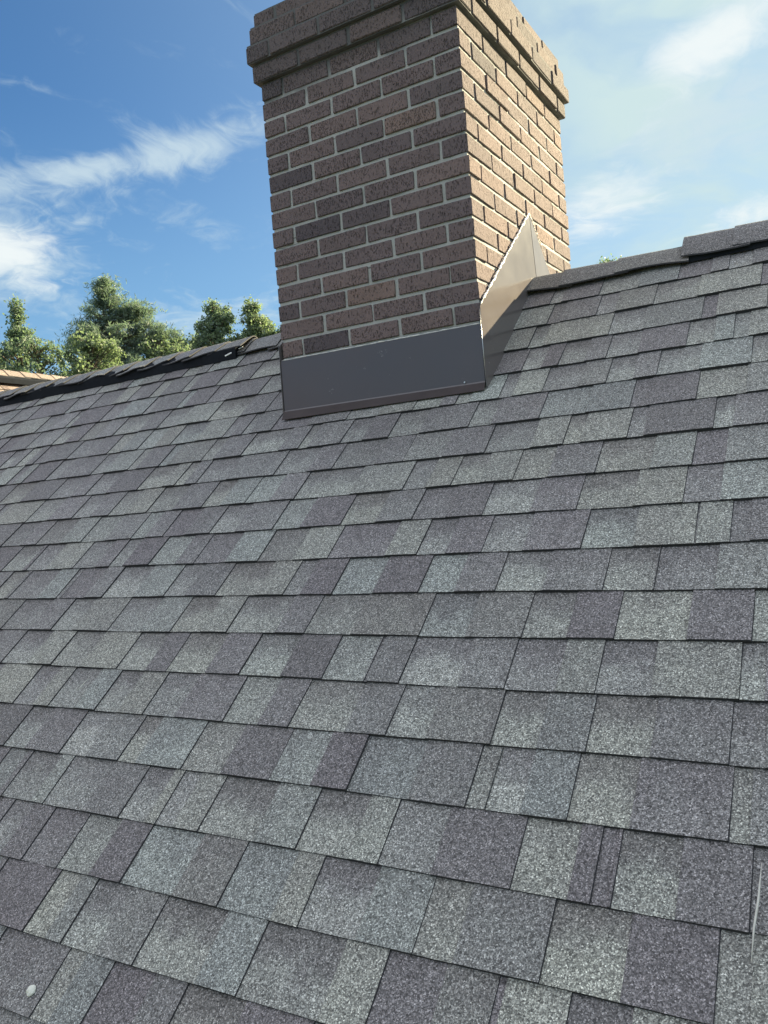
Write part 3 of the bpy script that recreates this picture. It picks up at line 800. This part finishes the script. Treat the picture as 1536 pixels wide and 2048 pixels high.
# flashings
def prism_from(pts, nrm, th):
    """closed plate from a planar outline"""
    n = len(pts); nv = Vector(nrm) * th
    v = [tuple(Vector(p)) for p in pts] + [tuple(Vector(p) + nv) for p in pts]
    f = [tuple(range(n))[::-1], tuple(range(n, 2 * n))] + [(i, (i + 1) % n, n + (i + 1) % n, n + i) for i in range(n)]
    return v, f
def merge(parts):
    V, F = [], []
    for v, f in parts:
        n = len(V); V += v; F += [tuple(i + n for i in q) for q in f]
    return V, F
yf_ = CYF - 0.006
zr = lambda y: y * TT                      # height of the roof surface (front slope)
zb = zr(CYF)
fold = -0.305
# front apron: upright panel, hem, and the skirt that turns out over the shingles
p1 = prism_from([(CX0 - .003, yf_, -0.119), (CX1 + .002, yf_, -0.122), (CX1 + .002, yf_, fold - .001), (CX0 - .003, yf_, fold + .003)], (0, -1, 0), .0016)
hem = prism_from([(CX0 - .003, yf_ - .0018, fold + .0035), (CX1 + .002, yf_ - .0018, fold - .0005), (CX1 + .002, yf_ - .004, fold - .004), (CX0 - .003, yf_ - .004, fold)], (0, -.6, -.8), .0015)
sk = prism_from([(CX0 - .004, yf_ - .003, fold - .001), (CX1 + .003, yf_ - .003, fold - .005), (CX1 + .004, yf_ - .020, zr(yf_ - .020) + .006), (CX0 - .006, yf_ - .020, zr(yf_ - .020) + .006)], (0, -ST, CT), .0014)
skv = mesh_obj('flashing_skirt', sk[0], sk[1], M_SKIRT); CHP.append(skv)
V, F = merge([p1, hem])
ff_ = mesh_obj('front_flashing', V, F, M_APRON); CHP.append(ff_); ff_['label'] = 'dark metal flashing across the shaded front'
def side_panel(x, sgn, name):
    hgt = 0.240
    ytop = 0.147; yb0 = CYF - 0.011
    lean = 0.008
    apx = (x, ytop, 0.365)
    seam_lo = (x + sgn * lean, ytop + .004, ap + 0.012)
    front = [(x, yb0, -0.066), (x + sgn * .003, yb0, zr(yb0) - .002), (x + sgn * lean, CYF + .1, zr(CYF + .1) - 0.01), (x + sgn * lean, ytop, ap - .02), seam_lo, apx]
    def plate(pts):
        n = len(pts); v = list(pts) + [(p[0] + sgn * .0016, p[1], p[2]) for p in pts]
        f = [tuple(range(n)), tuple(range(n, 2 * n))[::-1]] + [(i, n + i, n + (i + 1) % n, (i + 1) % n) for i in range(n)]
        return v, f
    yb1 = CYB + 0.008
    zbk = lambda y: (2 * YR - y) * TT
    back = [(x + sgn * .001, ytop + .0015, 0.362), (x + sgn * (lean + .001), ytop + .005, ap + .012), (x + sgn * (lean + .001), ytop + .01, ap - 0.02), (x + sgn * lean, yb1, zbk(yb1) - .01), (x + sgn * .001, yb1, zbk(yb1) + .245)]
    # the back leaf is cut steeper than the front one
    back[4] = (x + sgn * .001, yb1, zbk(yb1) + .20)
    a = mesh_obj(name, *plate(front), M_FLASH)
    b_ = mesh_obj(name, *plate(back), M_FLASH)
    return a, b_
for sx, sg in ((CX1 + .0045, 1), (CX0 - .0045, -1)):
    a, b_ = side_panel(sx, sg, 'side_flashing'); CHP += [a, b_]
    if sg > 0: a['label'] = 'sunlit front leaf of the side flashing'; b_['label'] = 'narrow rear leaf of the side flashing'
# small kick flange of the side flashing on the shingles
def tube(name, pts, rad, mat, lump=0.0, seg=7, seed=1):
    r_ = random.Random(seed); v = []; f = []
    for i, p in enumerate(pts):
        p = Vector(p); q = Vector(pts[min(i + 1, len(pts) - 1)]) - Vector(pts[max(i - 1, 0)]); q.normalize()
        a = q.cross(Vector((0.3, 0.2, 1))).normalized(); b_ = q.cross(a)
        rr = rad * (1 + r_.uniform(-lump, lump)) * (0.25 if i in (0, len(pts) - 1) else 1)
        for j in range(seg):
            t_ = 6.2832 * j / seg; v.append(tuple(p + (a * math.cos(t_) + b_ * math.sin(t_)) * rr))
    for i in range(len(pts) - 1):
        for j in range(seg): f.append((i * seg + j, i * seg + (j + 1) % seg, (i + 1) * seg + (j + 1) % seg, (i + 1) * seg + j))
    f += [tuple(range(seg))[::-1], tuple(range((len(pts) - 1) * seg, len(pts) * seg))]
    return mesh_obj(name, v, f, mat, smooth=True)
rs = random.Random(3)
def bead(p0, p1, n, rad, seed, wob=0.002):
    p0, p1 = Vector(p0), Vector(p1); pts = []
    for i in range(n + 1):
        p = p0.lerp(p1, i / n); pts.append((p.x + rs.uniform(-.0008, .0012), p.y + rs.uniform(-wob, wob), p.z + rs.uniform(-wob, wob)))
    return tube('sealant_bead', pts, rad, M_SEAL, 0.7, seed=seed)
CHP.append(bead((CX1 + .006, CYF - 0.008, -0.060), (CX1 + .0065, 0.147, 0.371), 90, 0.0030, 4))
CHP.append(bead((CX1 + .006, 0.147, 0.369), (CX1 + .006, 0.30, 0.243), 30, 0.0016, 5, .0008))
CHP.append(bead((CX0 + .0, CYF - 0.007, -0.1165), (CX1 - .002, CYF - 0.007, -0.1195), 60, 0.0012, 6, .0007))
CHP.append(tube('flashing_edge', [(CX1 + .0045, CYF - .0125, -0.075), (CX1 + .006, CYF - .0128, -0.2), (CX1 + .0075, CYF - .0132, zr(CYF) - .002)], 0.0011, M_STEEL))
bm = bmesh.new()
bmesh.ops.create_cone(bm, segments=10, radius1=.0032, radius2=.0024, depth=.003, cap_ends=True, matrix=Matrix.Translation((-0.069, yf_ - .0035, -0.300)) @ Matrix.Rotation(R(90), 4, 'X'))
CHP.append(bm_obj('screw', bm, M_STEEL))
# cavity shadow line: reglet cut above the apron
CHPN = CHP
ch.location = (-0.4, 0.137, 0.0 - GROUND); ch.parent = house
for o in CHPN:
    o.parent = ch; o.location = (0.4, -0.137, 0.0)

# ------------------------------------------------------------------ small things lying on the roof
def on_roof(x, s_, h): return Vector(slope_pt(x, s_, h))
SR = Matrix.Rotation(TH, 3, 'X')
bm = bmesh.new(); bmesh.ops.create_icosphere(bm, subdivisions=2, radius=0.0092)
for v in bm.verts:
    q = noise.noise(v.co * 90) * 0.35 + noise.noise(v.co * 220 + Vector((5, 1, 2))) * 0.15
    v.co = v.co * (1 + q * 1.6); v.co = Vector((v.co.x * 1.0, v.co.y * 1.15, v.co.z * 0.62))
    v.co = SR @ v.co
o = bm_obj('pebble', bm, M_STONE)
o.location = (-0.434, -1.849, -1.569)
tag(o, 'small chipped white stone lying on a shingle at the lower left of the roof', 'stone')
def stem(name, pts, rad, seed): return tube(name, pts, rad, M_STRAW, 0.35, 6, seed)
o = stem('straw', [(-0.884, -1.331, -1.124), (-0.876, -1.321, -1.114), (-0.869, -1.309, -1.100), (-0.860, -1.298, -1.093)], 0.0016, 2)
tag(o, 'short pale bit of straw on the shingles at the left of the roof', 'straw')
o = stem('dry_stem', [(0.864, -1.50, -1.262), (0.861, -1.54, -1.300), (0.857, -1.575, -1.326), (0.856, -1.615, -1.356)], 0.0019, 3)
tag(o, 'thin grey dry stem lying up the slope at the lower right of the roof', 'stem')

# ------------------------------------------------------------------ trees
LAT = Vector((ax_r.x, ax_r.y, 0)).normalized()
DEP = Vector((ax_f.x, ax_f.y, 0)).normalized()
def leaf_mesh(name, centers, normals_rand, size, rs_, mat, needle=False, per=1):
    """many small leaf faces about the given centres"""
    n = len(centers); c = np.array(centers)
    r = np.random.RandomState(rs_)
    a = r.normal(size=(n, 3)); a /= np.linalg.norm(a, axis=1)[:, None]
    b_ = r.normal(size=(n, 3)); b_ -= a * (a * b_).sum(1)[:, None]; b_ /= np.linalg.norm(b_, axis=1)[:, None]
    sz = size * r.uniform(0.6, 1.35, size=n)
    if needle: la, lb = sz[:, None], sz[:, None] * 0.13
    else: la, lb = sz[:, None], sz[:, None] * r.uniform(0.45, 0.8, size=n)[:, None]
    v = np.stack([c - a * la * .5, c + b_ * lb * .5, c + a * la * .5, c - b_ * lb * .5], 1).reshape(-1, 3)
    me = bpy.data.meshes.new(name)
    me.vertices.add(4 * n); me.vertices.foreach_set('co', v.astype(np.float32).ravel())
    me.loops.add(4 * n); me.loops.foreach_set('vertex_index', np.arange(4 * n, dtype=np.int32))
    me.polygons.add(n); me.polygons.foreach_set('loop_start', np.arange(0, 4 * n, 4, dtype=np.int32))
    me.polygons.foreach_set('loop_total', np.full(n, 4, dtype=np.int32))
    me.update(calc_edges=True)
    me.materials.append(mat)
    ca = me.color_attributes.new('tone', 'FLOAT_COLOR', 'CORNER')
    t_ = np.repeat(r.rand(n), 4); col = np.zeros((4 * n, 4), np.float32); col[:, 0] = t_; col[:, 3] = 1
    ca.data.foreach_set('color', col.ravel())
    return link(bpy.data.objects.new(name, me))
def limb(v, f, p0, p1, r0, r1, seg=6, bend=None):
    steps = 5
    p0, p1 = Vector(p0), Vector(p1); ax = (p1 - p0).normalized()
    a = ax.cross(Vector((0.31, 0.52, 0.8))).normalized(); b_ = ax.cross(a); n0 = len(v)
    for i in range(steps + 1):
        t_ = i / steps; p = p0.lerp(p1, t_) + (bend or Vector()) * math.sin(t_ * math.pi); r_ = r0 + (r1 - r0) * t_
        for j in range(seg):
            q = 6.2832 * j / seg; v.append(tuple(p + (a * math.cos(q) + b_ * math.sin(q)) * r_))
    for i in range(steps):
        for j in range(seg): f.append((n0 + i * seg + j, n0 + i * seg + (j + 1) % seg, n0 + (i + 1) * seg + (j + 1) % seg, n0 + (i + 1) * seg + j))
def tree(name, label, base, ztop, lobes, mat, leaf, per_clump, clump_r, n_clump, seed, needle=False, group='trees beyond the roof ridge'):
    """lobes: (lateral, z, depth, r_lat, r_z, weight) ellipsoids that hold the foliage clumps; lateral is to the right as seen from the roof"""
    per_clump = int(per_clump * (0.75 if needle else 0.9)); clump_r *= (0.95 if needle else 1.05); n_clump = int(n_clump * 1.0); leaf *= 0.8
    lobes = [(a, z, d, rl * 1.22, rz * 1.15, w_) for a, z, d, rl, rz, w_ in lobes]
    r_ = random.Random(seed); root = thing(name, label, 'tree', (base[0], base[1], GROUND), group)
    V, F = [], []
    top = Vector((base[0], base[1], ztop - 0.5))
    limb(V, F, (base[0], base[1], GROUND - .1), top, 0.26, 0.03, 10, Vector((r_.uniform(-.25, .25), r_.uniform(-.25, .25), 0)))
    trunk_at = lambda z: Vector((base[0], base[1], z))
    if not needle:      # the crown goes on down below what the roof lets one see
        zl = min(l[1] for l in lobes); w0 = sum(l[5] for l in lobes)
        lobes = lobes + [(0.2, zl - 1.5, 0, 2.6, 1.5, w0 * .35), (-0.3, zl - 3.6, 0, 2.9, 1.5, w0 * .35), (0.2, zl - 5.6, 0, 2.3, 1.2, w0 * .22)]
        n_clump = int(n_clump * 1.92)
    tw = sum(l[5] for l in lobes); cents = []
    for (la, z, de, rl, rz, wt_) in lobes:
        for _ in range(int(n_clump * wt_ / tw)):
            while True:
                u = Vector((r_.uniform(-1, 1), r_.uniform(-1, 1), r_.uniform(-1, 1)))
                if 0.2 < u.length < 1: break
            u = u * (0.55 + 0.45 * r_.random()) ** 0.4
            c = Vector((base[0], base[1], z)) + LAT * (la + u.x * rl) + DEP * (de + u.y * rl) + Vector((0, 0, u.z * rz))
            zj = max(GROUND + 3, c.z - abs((c - trunk_at(c.z)).length) * (0.25 if needle else 0.8))
            limb(V, F, trunk_at(min(zj, ztop - .8)), c, 0.045, 0.008, 4, Vector((0, 0, -0.12)) if needle else Vector((0, 0, .1)))
            rr = clump_r * r_.uniform(0.6, 1.3)
            for _ in range(int(per_clump * rr / clump_r)):
                d = Vector((r_.gauss(0, 1), r_.gauss(0, 1), r_.gauss(0, 1))).normalized() * rr * (r_.random() ** 0.6)
                if r_.random() < 0.28: d *= 1.75
                d.z *= (0.55 if needle else 0.9)
                if needle:
                    o_ = Vector((c.x - base[0], c.y - base[1], 0)); o_ = o_.normalized() if o_.length > .05 else Vector((1, 0, 0))
                    d += o_ * d.dot(o_) * 0.5 + Vector((0, 0, 0.10 * d.dot(o_)))
                cents.append(tuple(c + d))
    if needle:      # tufts: needles fan out of each point
        cc_ = []
        for c in cents:
            for _ in range(3): cc_.append((c[0] + r_.gauss(0, .05), c[1] + r_.gauss(0, .05), c[2] + r_.gauss(0, .05)))
        cents = cc_
    t_ = mesh_obj('trunk', V, F, M_BARK, smooth=True)
    l_ = leaf_mesh('crown', cents, None, leaf, seed, mat, needle)
    for o in (t_, l_):
        o.parent = root; o.location = (-base[0], -base[1], -GROUND)
    return root
tree('pine_tree', 'tallest tree, a dark green pine left of the chimney', (-31.9, 26.6), 12.0,
     [(0.05, 11.15, 0, .58, .75, 1.3), (0.25, 10.0, 0, 1.15, .75, 1.7), (1.6, 9.9, 0.4, .70, .85, 1.3), (-0.9, 8.9, 0, 1.0, .7, 1.4), (0.6, 8.6, 0, 1.9, .9, 3.0), (2.3, 8.8, 0, .95, .8, 1.4),
      (0.8, 7.2, 0, 2.6, 1.0, 4.5), (0.3, 5.4, 0, 2.6, 1.3, 3.5)], M_PINE, 0.34, 90, 0.38, 290, 11, True)
tree('broadleaf_tree', 'green tree with a narrow pointed top at the left edge of the photo', (-32.2, 21.8), 9.9,
     [(0.0, 9.3, 0, .22, .6, .6), (0.05, 8.3, 0, .45, .6, 1.0), (-.6, 7.3, 0, 1.2, .7, 2.0), (-1.0, 6.2, 0, 1.6, .9, 3.2), (0.3, 5.2, 0, 2.0, 1.0, 3.2)], M_LEAF, 0.17, 75, 0.26, 250, 12)
tree('broadleaf_tree', 'thin open tree between the pointed tree and the pine', (-29.9, 20.9), 7.9,
     [(-.2, 7.3, 0, .7, .5, .7), (.5, 6.9, 0, .6, .5, .6), (0, 6.0, 0, 1.4, .7, 1.8), (0, 4.9, 0, 1.7, .8, 2.2)], M_LEAF, 0.16, 60, 0.28, 120, 13)
tree('broadleaf_tree', 'low yellow green tree in front of the pine', (-29.2, 23.2), 8.4,
     [(-0.1, 7.7, 0, .55, .40, 1), (.6, 7.2, 0, .8, .6, 1.3), (-.7, 6.9, 0, .7, .5, 1.0), (0.2, 6.0, 0, 1.7, .8, 2.4), (0, 5, 0, 1.9, .8, 2.4)], M_LEAFY, 0.17, 70, 0.28, 170, 14)
tree('broadleaf_tree', 'bushy yellow green tree at the right foot of the pine', (-28.9, 27.2), 8.6,
     [(-0.1, 7.9, 0, .7, .6, 1.2), (0.7, 7.3, 0, 1.0, .6, 1.5), (-.2, 6.3, 0, 1.8, .8, 2.6), (1.2, 6.4, 0, 1.2, .8, 1.8)], M_LEAFY, 0.17, 70, 0.28, 190, 15)
tree('broadleaf_tree', 'small tree with two low tops between the pine and the tall pair', (-30.6, 30.8), 9.45,
     [(-.35, 8.9, 0, .38, .42, .8), (.7, 8.7, 0, .36, .45, .8), (0.1, 7.8, 0, 1.3, .8, 2.2), (0.1, 6.8, 0, 1.9, .8, 2.4)], M_LEAF, 0.17, 70, 0.26, 160, 16)
tree('broadleaf_tree', 'left tree of the tall pair beside the chimney', (-28.4, 31.0), 10.8,
     [(-.05, 10.25, 0, .38, .45, .8), (.40, 9.7, 0, .62, .6, 1.4), (-.40, 9.3, 0, .55, .5, 1.0), (0, 8.4, 0, 1.25, .7, 2.4), (-1.0, 8.0, 0, .8, .5, 1.1), (0, 7.4, 0, 1.7, .7, 2.2)], M_LEAF, 0.17, 75, 0.25, 230, 17)
tree('broadleaf_tree', 'right tree of the tall pair, next to the chimney and slightly yellower', (-26.7, 32.0), 10.65,
     [(0, 10.2, 0, .30, .42, .7), (.1, 9.5, 0, .55, .5, 1.2), (.5, 8.9, 0, .75, .5, 1.2), (1.4, 8.6, 0, .7, .45, 1.0), (-.3, 8.6, 0, .7, .5, 1.0), (.4, 8.0, 0, 1.6, .7, 2.2)], M_LEAFY, 0.17, 75, 0.25, 210, 18)
tree('broadleaf_tree', 'treetop just showing over the ridge right of the chimney', (-14.3, 57.9), 15.6,
     [(0, 15.2, 0, .42, .5, .9), (0.2, 13.6, 0, 1.4, .8, 2), (0, 11.8, 0, 2.2, 1.3, 3)], M_LEAF, 0.24, 90, 0.4, 90, 19)
